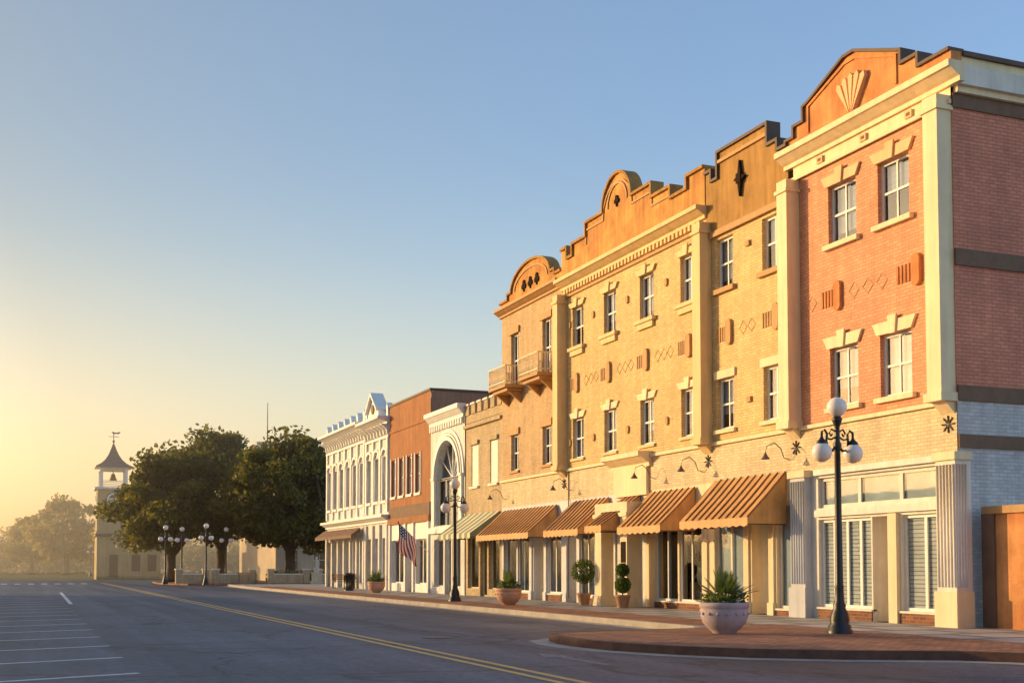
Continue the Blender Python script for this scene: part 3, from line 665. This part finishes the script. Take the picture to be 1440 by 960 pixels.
# ------------------------------------------------------------------ ground
def sheet(name, pts, z, mat):
    m = MB(name); m.face([(x, y, z) for x, y in pts], mat); return m.done()
sheet('ground', [(-2500, -2500), (2500, -2500), (2500, 2500), (-2500, 2500)], 0, grass)
sheet('road', [(-7, -40), (16, -40), (16, 120), (90, 124), (90, 142), (-140, 142), (-140, 124), (-7, 120)], .004, asph)
edge = [(14.6, 96), (14.2, 84), (14.2, 24.4), (14.0, 23.8), (13.4, 23.4), (10.3, 22.95), (9.85, 22.55), (9.62, 21.6), (9.6, 20.6), (9.75, 19.5), (10.3, 18.2), (11.1, 17.1), (12.3, 16.2), (13.9, 15.4), (14.5, 14.6), (14.9, 13), (15, -20)]
sw = MB('sidewalk')
inn = sw.offs(edge, -.17)
if inn[1][0] < edge[1][0]: inn = sw.offs(edge, .17); sg = 1
else: sg = -1
sw.face([(x, y, SZ) for x, y in inn] + [(60, -20, SZ), (60, 96, SZ)], conc)
sw.done()
kb = MB('kerb'); 
a = edge; b = inn
for i in range(len(a) - 1): kb.prism_z([a[i], a[i + 1], b[i + 1], b[i]], -.05, SZ + .006, kerbB if 4 <= i <= 13 else kerbM)
kb.done()
kg = MB('gutter'); c = kg.offs(edge, -sg * .4)
for i in range(len(a) - 1): kg.face([(*a[i], .008), (*a[i + 1], .008), (*c[i + 1], .008), (*c[i], .008)], kerbM)
kg.done()
bk = MB('brick_paving')
bk.face([(x, y, SZ + .004) for x, y in inn[3:-1]] + [(16.4, 13, SZ + .004), (16.4, 24.4, SZ + .004)], pave)
bk.face([(inn[2][0], 24.45, SZ + .004), (16.2, 24.45, SZ + .004), (16.2, 84, SZ + .004), (inn[2][0], 84, SZ + .004)], pave)
bk.done()
ow = MB('far_side_sidewalk'); ow.box(-13, -7.2, -40, 118, -.05, SZ, conc); ow.box(-7.2, -7, -40, 118, -.05, SZ + .005, kerbM); ow.done()
pz = MB('plaza'); pz.prism_z([(12.2, 101), (14, 99.4), (60, 99.4), (60, 121), (12.5, 121), (11, 118), (10.6, 108)], -.05, SZ, pave); pz.done()
mk = MB('road_markings')
for dx in (-.15, .15):
    mk.face([(6.6 + dx - .06, -20, .008), (6.6 + dx + .06, -20, .008), (6.6 + dx + .06, 120, .008), (6.6 + dx - .06, 120, .008)], ypaint)
def line(x0, y0, x1, y1, w, mat, z=.008):
    dx, dy = x1 - x0, y1 - y0; l = sqrt(dx * dx + dy * dy); nx, ny = -dy / l * w / 2, dx / l * w / 2
    mk.face([(x0 + nx, y0 + ny, z), (x1 + nx, y1 + ny, z), (x1 - nx, y1 - ny, z), (x0 - nx, y0 - ny, z)], mat)
for k in range(-2, 13):
    y = 17.9 + 3.2 * k; line(1.5, y, -4.0, y - 2.1, .15, wpaint)
for k in range(7): y = 60 + k * 3.2; line(1.3, y, -4.0, y - 2.1, .14, wpaint)
line(1.7, 52, 1.9, 76, .16, wpaint)
for k in range(10): y = 28 + 4.5 * k; line(14.0, y, 10.0, y - 2.6, .09, fpaint)
ax, ay = 8.3, 17.9
mk.face([(ax - .08, ay - 1.2, .008), (ax + .08, ay - 1.2, .008), (ax + .08, ay + .6, .008), (ax - .08, ay + .6, .008)], fpaint)
mk.face([(ax - .3, ay + .601, .008), (ax + .3, ay + .601, .008), (ax, ay + 1.6, .008)], fpaint)
for k in range(9): line(-4 + k * 1.1, 113, -4 + k * 1.1, 117, .5, wpaint)
mk.done()
mh = MB('manhole_cover'); mh.lathe(8.1, 24.5, [(.001, .016), (.3, .016), (.33, .012), (.33, .005)], 24, iron); mh.done()

# ------------------------------------------------------------------ street furniture
def lamp(x, y, z0=SZ, rot=0., s=1.0):
    m = MB('street_lamp')
    prof = [(.26, 0), (.26, .07), (.23, .1), (.23, .16), (.19, .2), (.20, .3), (.17, .42), (.12, .52), (.13, .58), (.10, .64), (.085, .9), (.095, .95), (.08, 1.0), (.07, 2.4), (.06, 3.75), (.085, 3.8), (.085, 3.86), (.055, 3.92),
            (.05, 4.2), (.07, 4.26), (.10, 4.34), (.11, 4.38), (.06, 4.44), (.001, 4.45)]
    m.lathe(0, 0, prof, 20, iron, True, .06)
    m.sphere((0, 0, 4.62), .205, globe, 20)
    for sgn in (-1, 1):
        c, s_ = cos(rot) * sgn, sin(rot) * sgn
        pts = [(.05, 3.82), (.12, 3.72), (.22, 3.74), (.27, 3.9), (.25, 4.06), (.31, 4.14), (.38, 4.1), (.385, 3.98)]
        m.tube([(c * r, s_ * r, z) for r, z in pts], .028, 7, iron)
        m.tube([(c * r, s_ * r, z) for r, z in [(.05, 4.12), (.14, 4.16), (.2, 4.08), (.15, 4.02), (.12, 4.07)]], .02, 6, iron)
        m.tube([(c * r, s_ * r, z) for r, z in [(.05, 4.0), (.15, 3.95), (.26, 3.97)]], .02, 6, iron)
        m.lathe(c * .385, s_ * .385, [(.02, 4.0), (.05, 3.95), (.1, 3.9), (.12, 3.84), (.1, 3.8)], 14, iron)
        m.sphere((c * .385, s_ * .385, 3.68), .205, globe, 20)
    o = m.done(); o.location = (x, y, z0); return o
lamp(15.36, 20.4); lamp(15.7, 45.2)
for X, Y in ((13.07, 97.1), (12.26, 106.06), (10.54, 102.44), (13.92, 156.04), (14.32, 172.04), (9.09, 195.69), (10.32, 189.81), (15.90, 105.68)):
    lamp(X, Y, .1)

def planter(x, y, mat, s=1.0, palm=True):
    g = grp('bowl_planter'); m = MB('bowl')
    prof = [(.22, 0), (.25, .03), (.26, .05), (.33, .1), (.43, .22), (.475, .36), (.48, .47), (.465, .5), (.495, .52), (.495, .58), (.48, .62), (.44, .62), (.42, .56), (.001, .55)]
    m.lathe(0, 0, [(r, z) for r, z in prof], 40, mat)
    for k in range(16):
        a = 2 * pi * k / 16; m.sphere((.48 * cos(a), .48 * sin(a), .4), .03, mat, 6)
    m.lathe(0, 0, [(.001, .57), (.43, .565)], 20, soil)
    m.done(g)
    p = MB('sago_palm')
    for i in range(50):
        a = rng.uniform(0, 2 * pi); el = rng.uniform(.2, 1.4); L = rng.uniform(.5, .82)
        d = np.array([cos(a) * cos(el), sin(a) * cos(el), sin(el)]); side = np.array([-sin(a), cos(a), 0]); up = np.cross(d, side)
        pts = []
        for t in np.linspace(0, 1, 6): q = np.array([0, 0, .6]) + d * L * t; q[2] -= .16 * t * t * cos(el); pts.append(q)
        p.tube(pts, [.008] * 5 + [.003], 4, lfPalm)
        for j in range(22):
            t = .25 + .75 * j / 22; k = int(min(4, t * 5)); q = pts[k] + (pts[k + 1] - pts[k]) * (t * 5 - k)
            for sg_ in (-1, 1):
                tip = q + side * sg_ * .13 * sin(pi * min(1, t * .85 + .12)) + d * .07 + np.array([0, 0, -.015])
                w_ = d * .012; p.face([q - w_, q + w_, tip], lfPalm)
    p.done(g)
    u = MB('bedding_flowers'); n = 800; a = rng.uniform(0, 2 * pi, n); r = np.sqrt(rng.uniform(.05, 1, n)) * .47
    P = np.stack([r * np.cos(a), r * np.sin(a), .56 + rng.uniform(0, .22, n)], 1); u.leaves(P, .035, lfPlant)
    u.leaves(P[:70] + np.array([0, 0, .04]), .028, flower); u.leaves(P[70:110] + np.array([0, 0, .04]), .025, flowerR); u.done(g)
    g.location = (x, y, SZ + .004); g.scale = (s, s, s); g.rotation_euler = (0, 0, rng.uniform(0, 6)); return g
planter(13.2, 21.3, pot, 1.02); planter(16.0, 40.2, potT, .96); planter(17.1, 61.8, potT, .95)

def topiary(x, y, h, r, slim):
    g = grp('potted_topiary'); m = MB('pot'); m.lathe(0, 0, [(.17, 0), (.24, .35), (.27, .37), (.27, .43), (.24, .43), (.22, .38), (.001, .38)], 20, pot2); m.tube([(0, 0, .35), (0, 0, h - r)], .02, 6, bark); m.done(g)
    l = MB('topiary_leaves')
    for c, rr in (((0, 0, h - r), r),) if not slim else (((0, 0, h - .25), .2), ((0, 0, h - .75), .24)):
        n = 1800; d = rng.normal(size=(n, 3)); d /= np.linalg.norm(d, axis=1)[:, None]; l.leaves(np.array(c) + d * (rr * rng.uniform(.7, 1.15, n))[:, None], .04, lfPlant)
    l.done(g); g.location = (x, y, SZ)
topiary(18.4, 39.0, 1.6, .4, False); topiary(18.3, 35.8, 1.5, .3, True)

def trash(x, y):
    m = MB('trash_can'); m.lathe(0, 0, [(.27, 0), (.27, .06), (.24, .08), (.27, .85), (.31, .88), (.31, .93), (.26, .98), (.12, 1.03), (.12, .98), (.001, .97)], 20, iron)
    for k in range(20): a = 2 * pi * k / 20; m.tube([(.27 * cos(a), .27 * sin(a), .08), (.30 * cos(a), .30 * sin(a), .87)], .014, 4, iron)
    o = m.done(); o.location = (x, y, SZ)
trash(17.2, 68)

def flag():
    g = grp('american_flag'); m = MB('pole'); A = np.array([XF - .1, 60.0, 2.25]); B = np.array([17.75, 60.0, 3.8]); m.tube([A, B], .022, 6, offw); m.sphere(B, .05, bronze, 8); m.done(g)
    f = MB('cloth'); d = (B - A) / np.linalg.norm(B - A)
    NX, NZ = 13, 20
    def P(i, j):
        p = B - d * (1.15 * i / NX + .03); t = j / NZ
        return p + np.array([.10 * sin(t * 5 + i * .5) * t + t * .25 * (i / NX), .12 * sin(i * .9 + t * 4) * t, -1.5 * t])
    for i in range(NX):
        for j in range(NZ):
            mat_ = red if i % 2 == 0 else white
            if i < 7 and j < 8: mat_ = white if (i % 2 and j % 2) else blue
            f.face([P(i, j), P(i + 1, j), P(i + 1, j + 1), P(i, j + 1)], mat_, True)
    f.done(g)
flag()

# ------------------------------------------------------------------ trees
def tree(name, x, y, h, cw, seed, lm, nb=60, nl=230, ls=.3, zlow=.33, cd=None):
    global rng
    rng = np.random.default_rng(seed); g = grp(name); t = MB('trunk'); l = MB('foliage'); cd = cd or cw
    fork = h * .2
    t.tube([(0, 0, -.1), (.02, 0, .3), (.05, .05, fork * .6), (0, 0, fork)], [h * .05, h * .038, h * .03, h * .032], 10, bark)
    limbs = []
    for k in range(6):
        a = 2 * pi * k / 6 + rng.uniform(-.3, .3); r = cw * .26; e = np.array([r * cos(a), r * cd / cw * sin(a), h * rng.uniform(.45, .62)])
        mid = np.array([e[0] * .4 + rng.uniform(-.3, .3), e[1] * .4, fork + (e[2] - fork) * .5])
        t.tube([(0, 0, fork - .15), mid, e], [h * .02, h * .014, h * .008], 7, bark); limbs.append(e)
    zc = h * (zlow + (1 - zlow) * .42)
    for i in range(nb):
        a = rng.uniform(0, 2 * pi); v = rng.uniform(-.85, 1); rr = sqrt(max(0, 1 - v * v)) * rng.uniform(.45, 1); rr = rr if v > -.2 else rr * .95 + .05
        br = rng.uniform(.06, .13) * cw
        zz = zc + v * ((h - zc) if v > 0 else (zc - h * zlow)) * rng.uniform(.7, 1)
        c = np.array([cos(a) * rr * (cw / 2 - br * .4), sin(a) * rr * (cd / 2 - br * .4), zz - br * .3])
        e = min(limbs, key=lambda q: np.linalg.norm(q - c)); t.tube([e, (e + c) / 2 + rng.uniform(-.2, .2, 3), c], [h * .006, h * .004, h * .002], 5, bark)
        d = rng.normal(size=(nl, 3)); d /= np.linalg.norm(d, axis=1)[:, None]
        P = c + d * (br * rng.uniform(.15, 1.3, nl) ** .75)[:, None] * np.array([1.1, 1.1, .75]); l.leaves(P, ls, lm)
    t.done(g); l.done(g); g.location = (x, y, .1); return g
tree('oak_tree', 12.2, 113.5, 12.0, 12.5, 3, lfOak, 80, 260, .24, .26)
tree('oak_tree', 17.4, 118.5, 15.0, 14.0, 5, lfOak, 100, 260, .25, .28)
tree('oak_tree', 21.6, 106.5, 13.7, 13.0, 9, lfOak, 100, 260, .24, .22)
tree('oak_tree', 27.5, 114, 13.0, 13, 12, lfOak, 80, 240, .26, .22)
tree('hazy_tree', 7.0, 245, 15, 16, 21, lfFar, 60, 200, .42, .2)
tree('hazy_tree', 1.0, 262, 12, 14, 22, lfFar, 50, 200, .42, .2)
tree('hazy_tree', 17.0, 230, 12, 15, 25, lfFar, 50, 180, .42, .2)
rng = np.random.default_rng(44)
bt = MB('distant_treeline')
for i in range(260):
    x = -160 + 330 * i / 260 + rng.uniform(-2, 2); y = 300 + rng.uniform(-12, 12) + abs(x) * .05; hh = rng.uniform(6, 10.5); r = rng.uniform(2.5, 4)
    n = 220; d = rng.normal(size=(n, 3)); d /= np.linalg.norm(d, axis=1)[:, None]
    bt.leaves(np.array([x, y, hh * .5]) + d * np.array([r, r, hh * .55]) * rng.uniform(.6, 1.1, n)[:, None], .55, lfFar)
bt.done()

# ------------------------------------------------------------------ clock tower
def tower():
    g = grp('clock_tower'); w = MB('shaft'); r = MB('belfry'); cx, cy, s = 9.8, 157.7, 1.9
    w.box(cx - s, cx + s, cy - s, cy + s, 0, 11.0, tow)
    for z, p in ((5.6, .12), (8.4, .1), (11.0, .35)): w.box(cx - s - p, cx + s + p, cy - s - p, cy + s + p, z + .002, z + .28, offw if z > 9 else tow)
    w.box(cx - s - .05, cx + 5.5, cy - s - 1.5, cy + s, 0, 5.2, tow); w.box(cx - s - .25, cx + 5.7, cy - s - 1.7, cy + s + .2, 5.2, 5.5, rfd)
    for u in (0, 2.6, 4.5): w.box(cx + u - .5, cx + u + .5, cy - s - 1.53, cy - s - 1.4, .3 if u == 0 else 1, 3, dkb)
    for (nx, ny) in ((0, -1), (-1, 0), (1, 0)):
        n_ = 24
        def disc(rad, off, mat):
            pts = []
            for k in range(n_):
                a = 2 * pi * k / n_; u = rad * cos(a); v = rad * sin(a)
                pts.append((cx + nx * (s + off) + (u if ny else 0), cy + ny * (s + off) + (u if nx else 0), 9.75 + v))
            w.face(pts, mat)
        disc(.95, .03, dkb); disc(.82, .05, white)
        for (a, L) in ((60, .6), (200, .42)):
            u, v = L * cos(radians(a)), L * sin(radians(a))
            w.tube([(cx + nx * (s + .08), cy + ny * (s + .08), 9.75), (cx + nx * (s + .08) + (u if ny else 0), cy + ny * (s + .08) + (u if nx else 0), 9.75 + v)], .05, 4, iron)
    b = 1.45
    for sx in (-1, 1):
        for sy in (-1, 1): r.box(cx + sx * b - .18, cx + sx * b + .18, cy + sy * b - .18, cy + sy * b + .18, 11.28, 13.7, offw)
    for sx in (-1, 1):
        for zz in (11.6, 12.05):
            r.box(cx + sx * b - .04, cx + sx * b + .04, cy - b + .18, cy + b - .18, zz, zz + .08, offw); r.box(cx - b + .18, cx + b - .18, cy + sx * b - .04, cy + sx * b + .04, zz, zz + .08, offw)
    r.box(cx - b - .15, cx + b + .15, cy - b - .15, cy + b + .15, 13.4, 13.75, offw)
    r.lathe(cx, cy, [(.5, 12.2), (.42, 12.4), (.3, 12.7), (.22, 13.0), (.05, 13.1), (.05, 13.5)], 14, bronze)
    ring = [(2.15, 13.75), (2.1, 13.9), (1.5, 14.25), (1.0, 14.75), (.6, 15.4), (.32, 16.1), (.12, 16.7), (.05, 16.9)]
    for i in range(len(ring) - 1):
        (ra, za), (rb, zb) = ring[i], ring[i + 1]
        A = [(cx + ra * sx, cy + ra * sy, za) for sx, sy in ((-1, -1), (1, -1), (1, 1), (-1, 1))]; Bq = [(cx + rb * sx, cy + rb * sy, zb) for sx, sy in ((-1, -1), (1, -1), (1, 1), (-1, 1))]
        for k in range(4): r.face([A[k], A[(k + 1) % 4], Bq[(k + 1) % 4], Bq[k]], rfd)
    r.face([(cx + 2.15 * sx, cy + 2.15 * sy, 13.751) for sx, sy in ((-1, -1), (1, -1), (1, 1), (-1, 1))], offw)
    r.tube([(cx, cy, 16.8), (cx, cy, 18.3)], .05, 6, iron); r.sphere((cx, cy, 17.1), .16, bronze, 10); r.tube([(cx - .6, cy, 17.7), (cx + .6, cy, 17.7)], .035, 5, iron)
    r.face([(cx - .1, cy, 18.05), (cx + .65, cy, 18.05), (cx + .8, cy, 18.35), (cx + .3, cy, 18.2), (cx - .3, cy, 18.3)], iron)
    w.done(g); r.done(g)
tower()

def pale():
    g = grp('pale_civic_building'); w = MB('walls'); wi = MB('windows'); S = Fr('y', 128.)
    ops = []
    for k in range(4): ops.append((25.5 + k * 3, 26.8 + k * 3, 1.2, 3.3))
    S.wall(w, 24.5, 40, 0, 4.8, ops, palew)
    for o in ops: S.window(wi, *o, white, glass, dark, cols=2)
    w.box(24.5, 60, 128.4, 150, 0, 4.5, palew); w.box(24.3, 60.2, 127.8, 128.3, 4.8, 5.0, offw)
    w.box(31.5, 60, 133, 150, 4.5, 12.2, palew); w.box(31.2, 60.3, 132.7, 150.3, 12.2, 12.5, offw)
    w.box(25.8, 30.6, 150.2, 160, 0, 16.2, palew); w.box(25.5, 30.9, 150, 160.3, 16.2, 16.5, offw); w.box(26.5, 29.4, 152, 158, 16.5, 17.2, palew)
    for k in range(3):
        for z in (6.5, 10, 13.2): w.box(26.3 + k * 1.5, 27.2 + k * 1.5, 150.15, 150.25, z, z + 1.9, dkb)
    w.tube([(28.2, 154, 17.2), (28.2, 154, 22.4)], [.09, .04], 6, iron)
    w.done(g); wi.done(g)
pale()

def lowwall():
    m = MB('brick_planter_wall')
    for (x0, x1, y) in ((11.8, 14.0, 104), (14.8, 17.8, 103.5), (19, 22, 101.5), (23, 26, 101.5)):
        m.box(x0, x1, y, y + .4, SZ, .85, brN1); m.box(x0 - .05, x1 + .05, y - .05, y + .45, .85, .95, offw)
        for x in (x0 - .25, x1 - .25): m.box(x, x + .5, y - .08, y + .48, SZ, 1.25, brN1); m.box(x - .05, x + .55, y - .13, y + .53, 1.25, 1.37, offw)
    m.done()
    s = MB('shrub_bed'); n = 5000
    P = np.stack([rng.uniform(19, 30, n), rng.uniform(102, 104, n), .2 + rng.uniform(0, .7, n) * (1 + .5 * np.sin(np.arange(n)))], 1); s.leaves(P, .12, lfPlant); s.leaves(P[:300] + np.array([0, 0, .25]), .1, flowerR); s.done()
lowwall()
def statue():
    m = MB('stone_statue'); x, y = 22.2, 98.6
    m.box(-.45, .45, -.45, .45, 0, .2, stone); m.box(-.34, .34, -.34, .34, .2, .8, stone); m.box(-.4, .4, -.4, .4, .8, .9, stone)
    m.lathe(0, 0, [(.25, .9), (.22, 1.2), (.15, 1.5), (.17, 1.7), (.19, 1.85), (.08, 1.93), (.055, 1.98)], 12, stone); m.sphere((0, 0, 2.08), .12, stone, 12, 1.15)
    m.tube([(-.17, 0, 1.82), (-.26, .02, 1.58), (-.12, -.17, 1.45)], [.055, .045, .03], 7, stone); m.tube([(.17, 0, 1.82), (.27, .02, 1.58), (.12, -.17, 1.5)], [.055, .045, .03], 7, stone)
    o = m.done(); o.location = (x, y, SZ)
statue()
def bench(x, y):
    m = MB('park_bench')
    for i in range(4): m.box(-.8, .8, -.25 + i * .13, -.15 + i * .13, .43, .46, tanT)
    for i in range(3): m.box(-.8, .8, .27 + i * .02, .30 + i * .02, .55 + i * .13, .64 + i * .13, tanT)
    for sx in (-.7, .7): m.tube([(sx, -.25, 0), (sx, -.22, .43), (sx, .24, .43), (sx, .3, 0)], .025, 5, iron); m.tube([(sx, .24, .43), (sx, .34, .95)], .025, 5, iron); m.tube([(sx, -.22, .43), (sx, -.24, .66), (sx, .27, .68)], .02, 5, iron)
    o = m.done(); o.location = (x, y, SZ)
bench(24.2, 98.8); bench(18.6, 74.5); bench(17.0, 101.0)
def car(x, y):
    g = grp('parked_car'); m = MB('body')
    body = [(-2.2, .35), (-2.25, .7), (-2.1, .88), (-1.35, .95), (-.75, 1.42), (.7, 1.45), (1.5, .98), (2.15, .9), (2.25, .65), (2.2, .35)]
    m.prism([(-.85, a, z) for a, z in body], [(.85, a, z) for a, z in body], carp)
    m.face([(-.78, -1.28, .98), (.78, -1.28, .98), (.7, -.78, 1.38), (-.7, -.78, 1.38)], sign)
    for sx in (-.856, .856): m.face([(sx, -1.2, .96), (sx, 1.35, .98), (sx, .65, 1.38), (sx, -.7, 1.36)], sign)
    for sx in (-.86, .7):
        for yy_ in (-1.4, 1.4): m.tube([(sx, yy_, .33), (sx + .16, yy_, .33)], .33, 16, tyre)
    m.done(g); g.location = (x, y, .01)
car(16.1, 190)

# ------------------------------------------------------------------ morning haze (real air volume over the far end of the street)
hz = MB('morning_haze'); hm = bpy.data.materials.new('haze'); hm.use_nodes = True; nt = hm.node_tree
nt.nodes.remove(nt.nodes['Principled BSDF']); vs = nt.nodes.new('ShaderNodeVolumeScatter'); vs.inputs['Density'].default_value = .0026; vs.inputs['Anisotropy'].default_value = .6
vs.inputs['Color'].default_value = (1, .92, .75, 1)
nt.links.new(vs.outputs[0], nt.nodes['Material Output'].inputs['Volume'])
hz.box(-220, 220, 92, 420, .5, 26, hm); hz.done()

# ------------------------------------------------------------------ camera, sun, world
cam = bpy.data.cameras.new('camera'); co = bpy.data.objects.new('camera', cam); scene.collection.objects.link(co)
cam.sensor_width = 36; cam.lens = 42.5; cam.clip_end = 6000; cam.shift_y = .161
co.location = (0, 0, 1.5); co.rotation_euler = (radians(90 + 2.86), 0, radians(-21.86)); scene.camera = co
sun = bpy.data.lights.new('sun', 'SUN'); so = bpy.data.objects.new('sun', sun); scene.collection.objects.link(so)
sun.energy = 5; sun.angle = radians(.5); sun.color = (1, .64, .27)
from mathutils import Vector
d = Vector((-sin(radians(SUN_AZ)) * cos(radians(SUN_EL)), cos(radians(SUN_AZ)) * cos(radians(SUN_EL)), sin(radians(SUN_EL))))
so.rotation_euler = d.to_track_quat('Z', 'Y').to_euler(); so.location = (0, 0, 60)
W = bpy.data.worlds.new('World'); scene.world = W; W.use_nodes = True; nt = W.node_tree; L = nt.links
bg = nt.nodes['Background']; sk = nt.nodes.new('ShaderNodeTexSky'); sk.sky_type = 'NISHITA'; sk.sun_disc = False
sk.sun_elevation = radians(SUN_EL); sk.sun_rotation = radians(-SUN_AZ); sk.altitude = 0; sk.air_density = 1.0; sk.dust_density = 2.2; sk.ozone_density = 1.3
tc = nt.nodes.new('ShaderNodeTexCoord'); dt = nt.nodes.new('ShaderNodeVectorMath'); dt.operation = 'DOT_PRODUCT'; dt.inputs[1].default_value = (.90, -.36, .25)
L.new(tc.outputs['Generated'], dt.inputs[0])
mr = nt.nodes.new('ShaderNodeMapRange'); mr.inputs['From Min'].default_value = -.3; mr.inputs['From Max'].default_value = .55
L.new(dt.outputs['Value'], mr.inputs['Value'])
mx = nt.nodes.new('ShaderNodeMix'); mx.data_type = 'RGBA'; mx.inputs[6].default_value = (1.08, 1.08, 1.08, 1); mx.inputs[7].default_value = (2.15, 2.35, 2.75, 1)
L.new(mr.outputs[0], mx.inputs[0])
# warm tint multiplied into the sky colour close to the horizon
sp = nt.nodes.new('ShaderNodeSeparateXYZ'); L.new(tc.outputs['Generated'], sp.inputs[0])
m2 = nt.nodes.new('ShaderNodeMapRange'); m2.interpolation_type = 'SMOOTHSTEP'; m2.inputs['From Min'].default_value = -.02; m2.inputs['From Max'].default_value = .36; L.new(sp.outputs[2], m2.inputs['Value'])
mw = nt.nodes.new('ShaderNodeMix'); mw.data_type = 'RGBA'; mw.inputs[6].default_value = (1.70, 1.30, .88, 1); mw.inputs[7].default_value = (1, 1, .99, 1); L.new(m2.outputs[0], mw.inputs[0])
vm = nt.nodes.new('ShaderNodeVectorMath'); vm.operation = 'MULTIPLY'; L.new(sk.outputs[0], vm.inputs[0]); L.new(mx.outputs[2], vm.inputs[1])
v2 = nt.nodes.new('ShaderNodeVectorMath'); v2.operation = 'MULTIPLY'; L.new(vm.outputs[0], v2.inputs[0]); L.new(mw.outputs[2], v2.inputs[1])
L.new(v2.outputs[0], bg.inputs[0]); bg.inputs[1].default_value = .14
scene.view_settings.view_transform = 'Standard'; scene.view_settings.look = 'None'; scene.view_settings.exposure = 0
